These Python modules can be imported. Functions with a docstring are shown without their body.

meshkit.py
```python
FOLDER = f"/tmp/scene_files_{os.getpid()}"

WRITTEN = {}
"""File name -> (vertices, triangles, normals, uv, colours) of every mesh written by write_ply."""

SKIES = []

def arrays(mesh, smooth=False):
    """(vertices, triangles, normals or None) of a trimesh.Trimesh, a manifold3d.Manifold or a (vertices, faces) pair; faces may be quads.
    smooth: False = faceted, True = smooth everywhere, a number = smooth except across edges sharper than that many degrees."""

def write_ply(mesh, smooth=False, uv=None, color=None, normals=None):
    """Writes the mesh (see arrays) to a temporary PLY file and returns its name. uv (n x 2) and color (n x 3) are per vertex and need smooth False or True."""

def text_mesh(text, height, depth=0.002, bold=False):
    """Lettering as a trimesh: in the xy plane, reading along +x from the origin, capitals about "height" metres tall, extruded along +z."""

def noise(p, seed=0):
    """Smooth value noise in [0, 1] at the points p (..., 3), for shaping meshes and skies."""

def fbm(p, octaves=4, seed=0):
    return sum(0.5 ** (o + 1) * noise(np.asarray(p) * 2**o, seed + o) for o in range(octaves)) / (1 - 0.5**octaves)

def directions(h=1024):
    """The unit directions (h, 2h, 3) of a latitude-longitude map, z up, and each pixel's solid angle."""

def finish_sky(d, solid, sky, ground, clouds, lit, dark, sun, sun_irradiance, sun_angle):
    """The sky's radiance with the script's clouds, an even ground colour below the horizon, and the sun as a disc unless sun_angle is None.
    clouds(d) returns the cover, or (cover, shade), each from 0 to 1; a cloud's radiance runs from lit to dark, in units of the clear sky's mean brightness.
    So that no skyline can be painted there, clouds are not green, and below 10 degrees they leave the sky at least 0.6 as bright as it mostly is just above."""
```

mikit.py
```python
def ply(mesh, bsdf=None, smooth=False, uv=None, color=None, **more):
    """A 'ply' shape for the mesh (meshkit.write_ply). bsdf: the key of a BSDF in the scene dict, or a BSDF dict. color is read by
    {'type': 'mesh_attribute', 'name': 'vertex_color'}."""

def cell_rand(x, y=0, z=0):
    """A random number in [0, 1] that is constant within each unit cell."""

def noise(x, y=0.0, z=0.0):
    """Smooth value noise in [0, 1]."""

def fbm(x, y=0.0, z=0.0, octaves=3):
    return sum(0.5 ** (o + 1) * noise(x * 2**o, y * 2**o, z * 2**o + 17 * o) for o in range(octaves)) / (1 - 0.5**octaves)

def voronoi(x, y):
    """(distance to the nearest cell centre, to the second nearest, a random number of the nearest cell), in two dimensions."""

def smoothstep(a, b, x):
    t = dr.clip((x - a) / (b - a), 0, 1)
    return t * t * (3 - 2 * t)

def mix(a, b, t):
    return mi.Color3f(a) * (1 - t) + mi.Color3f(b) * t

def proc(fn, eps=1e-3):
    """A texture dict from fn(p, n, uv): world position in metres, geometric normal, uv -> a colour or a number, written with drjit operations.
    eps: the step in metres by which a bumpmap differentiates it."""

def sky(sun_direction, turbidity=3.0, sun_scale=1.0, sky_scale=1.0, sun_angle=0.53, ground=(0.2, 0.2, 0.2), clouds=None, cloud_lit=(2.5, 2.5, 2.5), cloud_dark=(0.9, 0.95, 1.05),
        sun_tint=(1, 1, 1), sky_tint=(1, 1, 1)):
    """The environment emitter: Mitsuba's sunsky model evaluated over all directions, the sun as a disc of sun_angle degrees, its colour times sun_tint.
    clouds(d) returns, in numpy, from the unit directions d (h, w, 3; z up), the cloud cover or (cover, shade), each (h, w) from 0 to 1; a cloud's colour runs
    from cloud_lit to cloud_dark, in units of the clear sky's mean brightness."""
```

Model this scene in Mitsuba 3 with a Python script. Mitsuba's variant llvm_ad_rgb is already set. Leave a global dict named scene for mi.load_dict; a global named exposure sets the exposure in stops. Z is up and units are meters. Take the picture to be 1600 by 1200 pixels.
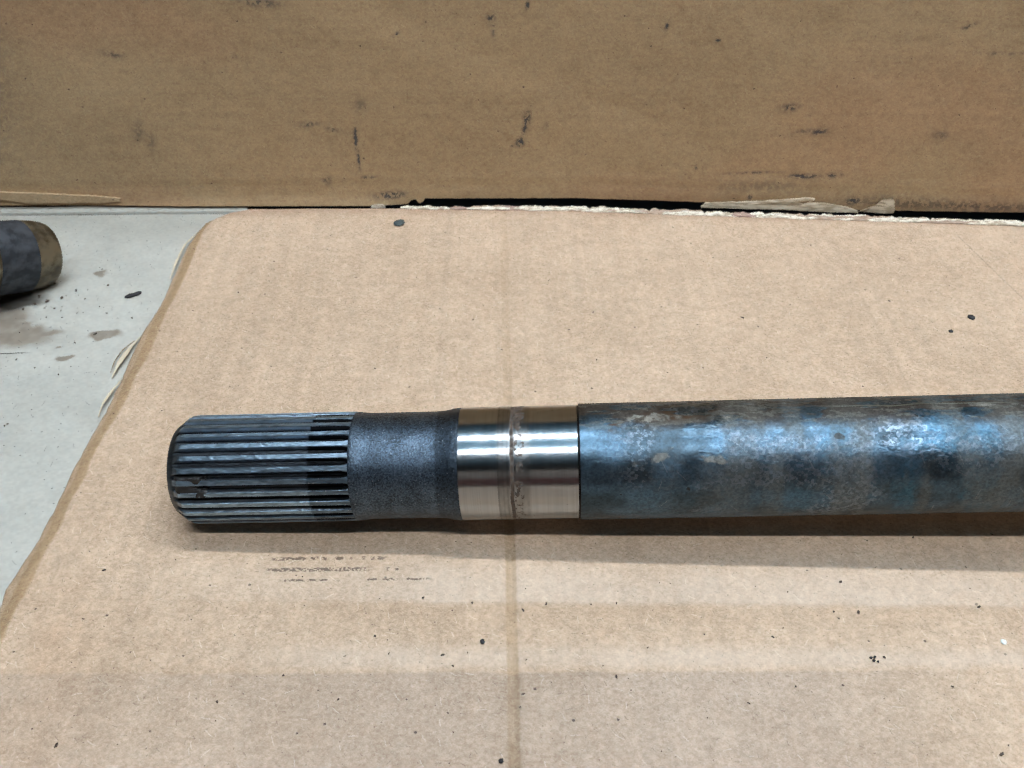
import math
import numpy as np
import trimesh
import drjit as dr
import mitsuba as mi
import mikit
import meshkit
from mikit import proc, noise, fbm, voronoi, cell_rand, smoothstep, mix

T = mi.ScalarTransform4f
scene, labels = {}, {}
MM = 0.001
rng = np.random.default_rng(7)

# ------------------------------------------------------------------ camera, light, exposure
CAM = np.array([0.0, 0.0, 0.2348])
FWD = np.array([0.0129556, 0.780024, -0.625615])
exposure = 0.0
scene['camera'] = {
    'type': 'thinlens', 'fov': 2 * math.degrees(math.atan(800 / 1550)), 'fov_axis': 'x',
    'aperture_radius': 0.0007, 'focus_distance': 0.325,
    'near_clip': 0.01, 'far_clip': 60.0,
    'to_world': T().look_at(origin=CAM.tolist(), target=(CAM + FWD).tolist(), up=[0, 0, 1]),
}
# the dim, slightly warm room behind the photographer
scene['room_light'] = {'type': 'constant', 'radiance': {'type': 'rgb', 'value': [0.006, 0.008, 0.0095]}}
LAMP_Z = 1.42
TUBE_L = 124.0
TUBE_RGB = [1.0 * TUBE_L, 0.985 * TUBE_L, 0.955 * TUBE_L]
LAMPS = [(0.24, 0.370, 1.0), (0.24, -0.385, 1.0)]        # (x centre, y, strength)
CEIL_Z = 1.56


# ------------------------------------------------------------------ helpers
def add(key, mesh, bsdf, smooth=False, uv=None, **more):
    scene[key] = mikit.ply(mesh, bsdf, smooth=smooth, uv=uv, **more)


def lab(key, label=None, cat=None, group=None, kind=None):
    labels[key] = {k: v for k, v in (('label', label), ('category', cat), ('group', group), ('kind', kind)) if v}


def cat(meshes):
    return trimesh.util.concatenate(meshes)


def box(x0, x1, y0, y1, z0, z1):
    m = trimesh.creation.box([x1 - x0, y1 - y0, z1 - z0])
    m.apply_translation([(x0 + x1) / 2, (y0 + y1) / 2, (z0 + z1) / 2])
    return m


def grid_faces(nr, nc, close=False):
    i = np.arange(nr - 1)[:, None]
    j = np.arange(nc if close else nc - 1)[None, :]
    a = i * nc + j
    b = i * nc + (j + 1) % nc
    q = np.stack([a, b, b + nc, a + nc], -1).reshape(-1, 4)
    return np.vstack([q[:, [0, 1, 2]], q[:, [0, 2, 3]]])


def wob(x, seed, scale):
    """one-dimensional noise in [-1, 1]"""
    p = np.stack([np.asarray(x, float) * scale, np.zeros_like(x, float) + seed * 3.7, np.zeros_like(x, float)], -1)
    return meshkit.fbm(p, 4, seed) * 2 - 1


def lerp3(a, b, t):
    return mi.Color3f(*[a[k] + (b[k] - a[k]) * t for k in range(3)])


def strokes(x, y, cell, length, width, prob, seed=0, bend=0.0):
    """short fibres scattered at random: coverage 0..1; x, y in mm"""
    x, y = mi.Float(x) / cell, mi.Float(y) / cell
    out = mi.Float(0)
    fx, fy = dr.floor(x), dr.floor(y)
    for i in (-1, 0, 1):
        for j in (-1, 0, 1):
            cx, cy = fx + i, fy + j
            px, py = cx + cell_rand(cx, cy, seed + 1), cy + cell_rand(cx, cy, seed + 2)
            an = cell_rand(cx, cy, seed + 3) * math.pi
            l = (0.35 + 0.65 * cell_rand(cx, cy, seed + 5)) * length / cell
            dx, dy = x - px, y - py
            u = dx * dr.cos(an) + dy * dr.sin(an)
            v = dy * dr.cos(an) - dx * dr.sin(an) + bend * u * u
            on = cell_rand(cx, cy, seed + 4) < prob
            d = dr.abs(v) * cell
            s = smoothstep(width, width * 0.3, d) * smoothstep(l * 0.5, l * 0.35, dr.abs(u))
            out = dr.maximum(out, dr.select(on, s, 0))
    return out


def specks(x, y, cell, radius, prob, seed=0):
    d, _, r = voronoi(x / cell + seed * 7.3, y / cell + seed * 3.1)
    rr = radius / cell * (0.4 + 0.9 * dr.abs(r * 37 - dr.floor(r * 37)))
    return dr.select(r < prob, smoothstep(rr, rr * 0.6, d), 0)


def blob(x, y, cx, cy, rx, ry, deg=0.0):
    """soft elliptical mark, 1 in the middle, 0 outside"""
    c, s = math.cos(math.radians(deg)), math.sin(math.radians(deg))
    dx, dy = x - cx, y - cy
    u, v = (dx * c + dy * s) / rx, (dy * c - dx * s) / ry
    return dr.exp(-(u * u + v * v))


# ------------------------------------------------------------------ paper and board materials
def kraft(x, y, ca, cb, fibre=1.0):
    """kraft liner board, x and y in mm"""
    big = fbm(x * 0.022 + 3, y * 0.03 + 9, octaves=3)
    midn = fbm(x * 0.22, y * 0.33, 5, octaves=3)
    fine = fbm(x * 1.1, y * 1.35, 11, octaves=3)
    grain = noise(x * 3.1, y * 3.6, 3)
    t = 0.5 + (big - 0.5) * 0.55 + (midn - 0.5) * 0.5 + (fine - 0.5) * 1.05 + (grain - 0.5) * 0.6
    c = lerp3(ca, cb, dr.clip(t, -0.25, 1.3))
    dark = dr.maximum(strokes(x, y, 5.0, 2.2, 0.13, 0.5, 20, 0.5) * 0.4, specks(x, y, 3.4, 0.2, 0.22) * 0.62)
    dark = dr.maximum(dark, specks(x, y, 13.0, 0.42, 0.25, 3) * 0.8)
    light = dr.maximum(strokes(x, y, 6.5, 3.6, 0.16, 0.5, 40, 0.35) * 0.42, strokes(x, y, 2.6, 1.5, 0.12, 0.5, 60, 0.3) * 0.22)
    c = mix(c, mi.Color3f(0.06, 0.05, 0.045), dark)
    return mix(c, mi.Color3f(0.80, 0.72, 0.60), light * fibre)


PRINT_ROWS = [(207.4, -71, -36, 0.72), (203.0, -72, -22, 0.85), (198.8, -72, -22, 0.42)]


def sheet_color(p, n, uv):
    x, y, z = p.x * 1000, p.y * 1000, p.z * 1000
    c = kraft(x, y, (0.412, 0.300, 0.213), (0.592, 0.456, 0.344))
    c = c * (1 + 0.07 * (noise(x * 0.26, y * 0.006, 3) - 0.5) + 0.05 * (noise(x * 0.9, y * 0.01, 8) - 0.5))      # ribs of the corrugation below
    # greyer front panel, darker and paler bands along its two score lines
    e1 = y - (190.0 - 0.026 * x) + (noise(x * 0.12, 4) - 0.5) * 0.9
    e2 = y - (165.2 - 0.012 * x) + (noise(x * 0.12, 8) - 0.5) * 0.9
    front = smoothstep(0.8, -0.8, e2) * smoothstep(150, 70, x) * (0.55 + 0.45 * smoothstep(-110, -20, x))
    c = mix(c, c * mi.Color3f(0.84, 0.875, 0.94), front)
    band = smoothstep(0.7, -0.7, e1) * smoothstep(-13, -1, e1) * (0.55 + 0.6 * fbm(x * 0.03, y * 0.05, octaves=2))
    c = mix(c, c * mi.Color3f(0.87, 0.83, 0.79), band * 0.55 * (0.35 + 0.65 * smoothstep(-120, -20, x)))
    scuff = smoothstep(-3, 1, e1) * smoothstep(24, 4, e1)  # paler strips behind and between the score lines
    scuff = dr.maximum(scuff, smoothstep(-13, -20, e1) * smoothstep(-1, 3, e2))
    c = mix(c, mi.Color3f(0.64, 0.56, 0.49), scuff * 0.30 * smoothstep(-120, 0, x) * (0.5 + 0.8 * fbm(x * 0.05, y * 0.07, 31, octaves=3)))
    # pressed crease down the middle
    xc = 2.9 + 0.4 * (noise(y * 0.05, 2) - 0.5)
    cr = smoothstep(2.0, 1.2, dr.abs(x - xc)) * (0.75 + 0.5 * noise(x * 0.4, y * 0.25, 7))
    c = mix(c, c * mi.Color3f(0.80, 0.75, 0.66), cr * smoothstep(330, 200, y) * 0.5 + cr * 0.24)
    # crushed left margin
    xl = -143.5 - 5.5 * smoothstep(330, 200, y)
    ed = x - xl + (noise(y * 0.09, 5) - 0.5) * 2.2
    edge = smoothstep(6.8, 5.4, ed) * (0.45 + 0.55 * smoothstep(1.2, 2.6, ed))
    c = mix(c, c * mi.Color3f(0.70, 0.63, 0.50), edge * 0.85)
    # darker back margin beside the wall
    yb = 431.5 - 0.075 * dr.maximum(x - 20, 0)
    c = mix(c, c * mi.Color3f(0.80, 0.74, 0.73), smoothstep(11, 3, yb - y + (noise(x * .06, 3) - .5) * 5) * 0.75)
    # worn stamp: three rows of broken strokes
    ink = mi.Float(0)
    for k, (yy, x0, x1, w) in enumerate(PRINT_ROWS):
        row = smoothstep(1.25 * w, 0.6 * w, dr.abs(y - yy - 0.35 * (noise(x * 0.9, k) - 0.5)))
        gap = smoothstep(0.36, 0.50, noise(x * 0.16 + 5 * k, 31 + k) * 0.7 + noise(x * 0.75, k * 7) * 0.38)
        brk = smoothstep(0.34, 0.52, fbm(x * 1.6, y * 2.4, k, octaves=2))
        ink = dr.maximum(ink, row * gap * brk * smoothstep(x0 - 0.5, x0 + 0.5, x) * smoothstep(x1 + 2, x1 - 2, x))
    c = mix(c, mi.Color3f(0.10, 0.075, 0.062), ink * 0.78)
    # long scratch at the right
    d1 = dr.abs((x - 214.6) + (y - 398.5) * 0.141 + 0.02 * (y - 372)) 
    c = mix(c, c * 0.78, smoothstep(0.5, 0.15, d1) * smoothstep(340, 348, y) * smoothstep(404, 398, y))
    # faint greasy blotches
    st = blob(x, y, -128, 185, 14, 30, 20) * 0.5 + blob(x, y, -122, 150, 12, 18, 0) * 0.4 + blob(x, y, -60, 214, 26, 7) * 0.25
    c = mix(c, c * mi.Color3f(0.86, 0.78, 0.72), st * fbm(x * 0.1, y * 0.1, 3, octaves=2) * 1.3)
    return c


WALL_MARKS = [  # x, z (mm), rx, rz, deg, strength
    (-66.5, 33, 0.9, 4.4, -4, .85), (-66, 23, 0.7, 6, 3, .6), (-62, 13.5, 3.2, .7, 0, .5), (-88, 39, 5, 1.2, 5, .45), (-76, 36.5, 5, .9, -12, .35),
    (14.2, 41, 1.5, 4.0, -8, .85), (11.0, 30.2, 1.8, 1.8, 0, .85), (12.8, 35.5, .7, 3.6, -12, .45), (7.2, 28.6, .8, .7, 0, .45), (23.5, 38.5, .8, 1.6, 0, .4),
    (-2.0, 86, 1.8, 2.2, 0, .6), (-1, 81, .9, 3.6, 0, .35), (14.2, 92, .9, 1.7, 0, .8), (-44.5, 79.5, 1.5, .6, 35, .7), (-103, 93, 9, 1.8, -4, .5),
    (-82, 12.0, 2.2, 2.0, 0, .4), (-63, 48, 4, 3, 0, .25), (-168, 36, 2.6, 5, -22, .3), (-163, 31, 2.2, 5, -8, .28), (-172, 71, 4.5, 1.4, -10, .4),
    (99, 78, 1.1, .9, 0, .9), (76, 84, .8, 1.9, -18, .7), (135, 49, 3.8, 1.6, 8, .6), (150, 38, 4.0, 1.4, 10, .6), (142, 38, 5, 1.2, 15, .3), (95, 19.5, .5, 1.1, 10, .8),
    (146, 16.5, 6.5, 1.1, 2, .75), (160, 17.5, 4, 1.2, 6, .55), (122, 17.5, 13, .7, 3, .4), (122, 5.5, .9, 1.2, 0, .8), (171, 5.0, 2.6, 1.5, 10, .6),
    (126, 11, 22, 3.0, 3, .22), (205, 38, 4, 1.8, 0, .35), (206, 86, 3, .9, 25, .5), (248, 57, 3, .8, 20, .5), (238, 91, 5, .7, 8, .4), (222, 75, 9, .9, 0, .3), (253, 74, 12, 16, 0, .18),
    (-235, 70, 14, 40, 0, .25), (-52, 4.5, 7, 1.6, 4, .75), (-238, 25, 2.2, 2.2, 0, .7), (190, 5, 26, 3, 0, .28), (235, 4, 30, 3.0, 0, .35), (-118, 70, 1.0, 1.0, 0, .5)]


def wall_color(p, n, uv):
    x, z = p.x * 1000, p.z * 1000
    c = kraft(x, z * 1.05 + 500, (0.298, 0.204, 0.120), (0.412, 0.293, 0.175), 0.3)
    # ribs of the corrugation show as faint level bands
    c = c * (1 + 0.05 * (noise(z * 0.28, x * 0.006, 4) - 0.5) + 0.05 * (noise(z * 0.9, x * 0.012, 9) - 0.5))
    g = mi.Float(0)
    for (cx, cz, rx, rz, dg, s) in WALL_MARKS:
        g = g + blob(x, z, cx, cz, rx, rz, dg) * s
    g = dr.clip(g * (0.25 + 1.5 * smoothstep(0.34, 0.60, fbm(x * 0.95, z * 0.95, 17, octaves=4))), 0, 0.9)
    c = mix(c, mi.Color3f(0.055, 0.055, 0.062), g)
    pink = smoothstep(0.5, 0.75, fbm(x * 0.012 + 7, z * 0.02 + 2, octaves=2))
    c = mix(c, c * mi.Color3f(1.0, 0.90, 0.90), pink * 0.7)
    # rubbed lower margin
    c = mix(c, c * mi.Color3f(0.86, 0.82, 0.80), smoothstep(9, 2, z) * smoothstep(40, 120, x))
    return c


def lip_color(p, n, uv):
    x, z = p.x * 1000, p.z * 1000
    return kraft(x, z + 900, (0.305, 0.215, 0.132), (0.435, 0.317, 0.200), 0.3)


def torn_color(p, n, uv):
    x, y = p.x * 1000, p.y * 1000 + p.z * 700
    t = fbm(x * 0.5, y * 1.6, 3, octaves=3)
    c = lerp3((0.42, 0.36, 0.27), (0.76, 0.72, 0.63), smoothstep(0.3, 0.62, t))
    br = smoothstep(0.56, 0.64, fbm(x * 0.11, y * 0.35, 21, octaves=2))
    return mix(c, mi.Color3f(0.36, 0.25, 0.19), br * 0.8)


def torn_pink(p, n, uv):
    x, y = p.x * 1000, p.y * 1000
    return lerp3((0.28, 0.19, 0.165), (0.45, 0.33, 0.28), fbm(x * 0.6, y * 1.2, 3, octaves=3))


def flap_color(p, n, uv):
    x, z = p.x * 1000, p.z * 1000
    t = fbm(x * 0.25, z * 1.2, 3, octaves=3)
    return lerp3((0.40, 0.33, 0.235), (0.66, 0.58, 0.46), smoothstep(0.25, 0.7, t))


def paper_color(p, n, uv):
    x, y = p.x * 1000, p.y * 1000
    t = 0.5 + (fbm(x * 0.05, y * 0.07, 2, octaves=3) - 0.5) * 0.9 + (fbm(x * 0.8, y * 1.0, 5, octaves=3) - 0.5) * 0.7
    c = lerp3((0.385, 0.388, 0.362), (0.500, 0.502, 0.468), dr.clip(t, -0.2, 1.2))
    oil = mi.Float(0)
    wx, wy = x + 3.0 * (noise(x * 0.3, y * 0.3, 1) - .5), y + 3.0 * (noise(x * 0.3, y * 0.3, 2) - .5)
    for (cx, cy, rx, ry, dg, s) in [(-161.5, 333.1, 6.2, 3.4, 6, 1.3), (-177.5, 380, 2.6, 3.8, 0, .75), (-172.5, 317, 3.4, 2.2, 14, 1.0), (-176.5, 325, 1.4, 1.4, 0, .7),
                                    (-212, 335, 26, 9, -6, 1.5), (-222, 345, 24, 12, 0, 1.3), (-190, 333, 14, 3.2, 6, .8)]:
        oil = dr.maximum(oil, blob(wx, wy, cx, cy, rx, ry, dg) * s)
    k = smoothstep(0.22, 0.62, oil) * (0.7 + 0.3 * fbm(x * 0.3, y * 0.3, 8, octaves=2))
    c = mix(c, mi.Color3f(0.20, 0.165, 0.13), k * 0.92)
    # greasy grime plus painted shade round the old shaft; darker left side, back margin
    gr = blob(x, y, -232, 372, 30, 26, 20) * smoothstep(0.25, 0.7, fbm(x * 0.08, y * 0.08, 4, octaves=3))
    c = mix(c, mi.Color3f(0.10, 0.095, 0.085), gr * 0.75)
    lf = smoothstep(-196, -232, x + 0.12 * (y - 300)) * smoothstep(345, 320, y) * (0.5 + 0.7 * fbm(x * 0.05, y * 0.05, 41, octaves=3))
    c = mix(c, c * mi.Color3f(0.74, 0.72, 0.66), lf)
    shaft_shade = smoothstep(0.35, 0.8, blob(wx, wy, -212, 357, 20, 7.5, 10) * 1.1 + 0.25 * (fbm(x * 0.25, y * 0.25, 6, octaves=3) - 0.5))  # shadow under the old shaft, painted black into the paper colour
    c = mix(c, mi.Color3f(0.035, 0.030, 0.026), shaft_shade * 0.85)
    c = mix(c, c * mi.Color3f(0.78, 0.77, 0.75), smoothstep(398, 424, y + 10 * (noise(x * .05, 1) - .5)) * 0.7)
    d = dr.maximum(specks(x, y, 4.2, 0.32, 0.28, 5) * 0.6, strokes(x, y, 8, 4, 0.2, 0.25, 90, .4) * 0.35)
    lines = smoothstep(0.55, 0.15, dr.abs(y - 320.5 - 0.7 * noise(x * .25, 3))) * smoothstep(-186, -193, x) * 0.8
    return mix(c, mi.Color3f(0.05, 0.05, 0.05), dr.maximum(d, lines))


def paper_bump(p, n, uv):
    x, y = p.x * 1000, (p.y - p.z) * 1000
    return fbm(x * 1.3, y * 1.7, 3, octaves=3)


def board(name, fn, bump=0.00010):
    scene[name] = {'type': 'twosided', 'bsdf': {'type': 'bumpmap', 'arbitrary': proc(paper_bump, 2e-4), 'scale': bump, 'bsdf': {'type': 'diffuse', 'reflectance': proc(fn)}}}


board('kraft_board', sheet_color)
board('kraft_wall', wall_color)
board('kraft_lip', lip_color)
board('torn_paper', torn_color, 0.0003)
board('torn_liner', torn_pink, 0.0002)
board('flap_paper', flap_color, 0.00015)
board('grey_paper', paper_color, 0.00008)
scene['dark_floor'] = {'type': 'twosided', 'bsdf': {'type': 'diffuse', 'reflectance': proc(
    lambda p, n, uv: lerp3((0.05, 0.042, 0.04), (0.10, 0.08, 0.075), fbm(p.x * 9, p.y * 9, octaves=4)))}}
scene['ceiling_paint'] = {'type': 'twosided', 'bsdf': {'type': 'diffuse', 'reflectance': {'type': 'rgb', 'value': [0.075, 0.195, 0.30]}}}
scene['added_taupe_paint'] = {'type': 'twosided', 'bsdf': {'type': 'diffuse', 'reflectance': {'type': 'rgb', 'value': [0.27, 0.235, 0.21]}}}
scene['added_red_paint'] = {'type': 'twosided', 'bsdf': {'type': 'diffuse', 'reflectance': {'type': 'rgb', 'value': [0.17, 0.085, 0.08]}}}
scene['lamp_enamel'] = {'type': 'twosided', 'bsdf': {'type': 'diffuse', 'reflectance': {'type': 'rgb', 'value': [0.35, 0.5, 0.6]}}}

# ------------------------------------------------------------------ the axle shaft: axis and materials
AX = np.array([0.0, 226.46, 21.55]) * MM
AD = np.array([1.0, -0.0398, 0.0506])
AD = AD / np.linalg.norm(AD)
AU = np.array([0.0, 0.0, 1.0]) - AD * AD[2]
AU /= np.linalg.norm(AU)                   # up, square to the axis
AF = np.cross(AD, AU)                      # towards the back or front
if AF[1] > 0:
    AF = -AF                               # front (towards the camera)


def shaft_tf(p):
    """(t along the axis in mm, elevation angle of the surface in radians: 0 faces the front, pi/2 faces up)"""
    qx, qy, qz = p.x - AX[0], p.y - AX[1], p.z - AX[2]
    t = (qx * AD[0] + qy * AD[1] + qz * AD[2]) * 1000
    a = qx * AU[0] + qy * AU[1] + qz * AU[2]
    b = qx * AF[0] + qy * AF[1] + qz * AF[2]
    return t, dr.atan2(a, b), dr.sqrt(a * a + b * b) * 1000


def body_maps(p):
    t, f, r = shaft_tf(p)
    s = f * 18.0                                              # mm round the girth
    run = fbm(t * 0.16, s * 0.035, 4, octaves=3)              # stains that ran round the bar
    blot = fbm(t * 0.07 + 3, s * 0.10, 9, octaves=4)
    film = fbm(t * 0.26, s * 0.34, 14, octaves=4)
    fine = fbm(t * 1.6, s * 1.8, 2, octaves=3)
    return t, f, s, run, blot, film, fine


def body_color(p, n, uv):
    t, f, s, run, blot, film, fine = body_maps(p)
    c = lerp3((0.034, 0.055, 0.074), (0.070, 0.128, 0.190), smoothstep(0.3, 0.72, blot))
    c = mix(c, mi.Color3f(0.105, 0.120, 0.125), smoothstep(0.46, 0.66, run) * smoothstep(40, 110, t) * 0.5)
    c = mix(c, mi.Color3f(0.030, 0.100, 0.165), smoothstep(0.48, 0.70, fbm(t * 0.10 + 40, s * 0.06, 6, octaves=4)) * smoothstep(70, 110, t) * 0.6)
    where = smoothstep(0.46, 0.60, fbm(t * 0.05 + 20, s * 0.07 + 5, 3, octaves=2)) * smoothstep(30, 44, t)
    flake = smoothstep(0.48, 0.62, fbm(t * 1.0, s * 1.1, 14, octaves=5)) * where
    c = mix(c, mi.Color3f(0.19, 0.235, 0.30), flake * 0.46)
    scr = strokes(t, s * 1.6, 9.0, 8.0, 0.16, 0.35, 71, 0.02) * smoothstep(30, 45, t)
    c = mix(c, mi.Color3f(0.23, 0.25, 0.27), scr * 0.45)
    high = smoothstep(1.15, 1.55, f)
    crust = smoothstep(0.44, 0.56, fbm(t * 0.10 + 11, s * 0.30, 19, octaves=4))
    c = mix(c, mi.Color3f(0.075, 0.062, 0.052), high * crust * 0.9)
    c = mix(c, mi.Color3f(0.19, 0.205, 0.19), high * smoothstep(0.56, 0.64, fbm(t * 0.3, s * 0.8, 23, octaves=4)) * 0.5)
    c = c * (0.62 + 0.76 * fine)
    pits = specks(t + 0.6 * noise(t, s, 1), s + 0.6 * noise(t, s, 2), 11.0, 0.55, 0.10, 2)
    pits = dr.maximum(pits, smoothstep(0.35, 0.7, blob(t, s, 100, 19.2, 1.9, 1.3) * (0.6 + 0.8 * noise(t * 1.3, s * 1.3, 4))))
    line = smoothstep(0.45, 0.12, dr.abs(s - 31.0 - 1.2 * (noise(t * 0.11, 3) - 0.5))) * smoothstep(96, 104, t) * smoothstep(160, 140, t)
    c = mix(c, mi.Color3f(0.24, 0.27, 0.24), line * 0.7)
    c = mix(c, mi.Color3f(0.02, 0.018, 0.016), pits * 0.8)
    rust = blob(t, s, 53, 28.5, 8, 2.4) + blob(t, s, 33, 25, 4, 2) * 0.6
    c = mix(c, mi.Color3f(0.085, 0.055, 0.035), dr.clip(rust * 1.6 * crust, 0, 1))
    c = mix(c, mi.Color3f(0.02, 0.02, 0.02), smoothstep(24.9, 24.7, t))
    return c


def body_rough(p, n, uv):
    t, f, s, run, blot, film, fine = body_maps(p)
    r = 0.31 + 0.14 * smoothstep(0.35, 0.7, run) + 0.10 * (blot - 0.5) - 0.02 * smoothstep(0.54, 0.66, film)
    r = r + 0.2 * smoothstep(1.15, 1.5, f) * smoothstep(0.44, 0.56, fbm(t * 0.10 + 11, s * 0.30, 19, octaves=4))
    return dr.clip(r, 0.2, 0.75)


def body_bump(p, n, uv):
    t, f, r = shaft_tf(p)
    s = f * 18.0
    film = smoothstep(0.50, 0.60, fbm(t * 0.6, s * 0.7, 14, octaves=4))
    return fbm(t * 0.5, s * 0.6, 7, octaves=2) * 0.5 + fbm(t * 2.4, s * 2.4, 2, octaves=2) * 0.55 + film * 0.35


def neck_color(p, n, uv):
    t, f, r = shaft_tf(p)
    s = f * 17.0
    g = fbm(t * 2.6, s * 2.6, 3, octaves=2)
    b = fbm(t * 0.2, s * 0.2, 5, octaves=3)
    c = lerp3((0.026, 0.037, 0.050), (0.095, 0.136, 0.190), dr.clip(g * 1.3 - 0.15 + (b - 0.5) * 0.7, 0, 1))
    # a burnished collar before the flare
    c = c * (1 - 0.4 * smoothstep(-18.9, -18.0, t))
    return mix(c, mi.Color3f(0.42, 0.46, 0.52), specks(t, s, 0.9, 0.2, 0.12, 4) * 0.3)


def neck_bump(p, n, uv):
    t, f, r = shaft_tf(p)
    s = f * 17.0
    return fbm(t * 2.8, s * 2.8, 3, octaves=2)


def seat_rust(t, s):
    wav = 0.25 * (noise(s * 0.5, 7) - 0.5)
    g = smoothstep(0.75, 0.25, dr.abs(t - 4.5 + wav)) * (0.35 + 0.65 * smoothstep(0.30, 0.52, fbm(t * 1.1, s * 1.3, 2, octaves=3) + 0.10))
    w = smoothstep(5.0, 5.4, t) * smoothstep(8.8, 6.6, t + 1.6 * (noise(s * .4, 9) - .5))
    rusty = smoothstep(0.55, 0.62, fbm(t * 1.5, s * 1.1, 8, octaves=4) + 0.17 * smoothstep(22, 27, s) + 0.16 * (fbm(t * .2, s * .16, 4, octaves=2) - .5))
    return dr.clip(dr.maximum(g, w * rusty), 0, 1)


def seat_color(p, n, uv):
    t, f, r = shaft_tf(p)
    s = f * 17.6
    c = mi.Color3f(0.315, 0.326, 0.336) * (0.92 + 0.16 * noise(t * 3.0, s * 0.08, 1))
    worn = smoothstep(0.0, 0.3, t) * smoothstep(10.2, 9.4, t)
    c = mix(c, c * mi.Color3f(0.74, 0.73, 0.72) * (0.85 + 0.3 * fbm(t * 1.2, s * 0.5, 6, octaves=3)), worn)
    c = mix(c, c * 0.72, smoothstep(0.4, 0.1, dr.abs(t - 0.5)) * 0.8 + smoothstep(0.4, 0.1, dr.abs(t - 1.9)) * 0.5)
    c = mix(c, c * 0.62, smoothstep(0.35, 0.1, dr.abs(t - 3.2)) * 0.6)
    k = seat_rust(t, s)
    c = mix(c, lerp3((0.016, 0.011, 0.008), (0.075, 0.045, 0.029), noise(t * 1.7, s * 1.7, 5)), smoothstep(0.05, 0.6, k) * 0.92)
    c = mix(c, mi.Color3f(0.05, 0.04, 0.035), specks(t, s, 4.0, 0.3, 0.12, 6) * 0.6 * smoothstep(6, 12, t))
    return mix(c, mi.Color3f(0.03, 0.03, 0.03), smoothstep(24.15, 24.4, t))


def seat_rough(p, n, uv):
    t, f, r = shaft_tf(p)
    s = f * 17.6
    worn = smoothstep(0.0, 0.3, t) * smoothstep(10.2, 9.4, t)
    return dr.clip(0.15 + 0.06 * worn + 0.45 * seat_rust(t, s) + 0.03 * noise(t * .7, s * .3, 4), 0.07, 0.7)


def seat_metal(p, n, uv):
    t, f, r = shaft_tf(p)
    return 1.0 - 0.96 * smoothstep(0.1, 0.6, seat_rust(t, f * 17.6))


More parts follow.
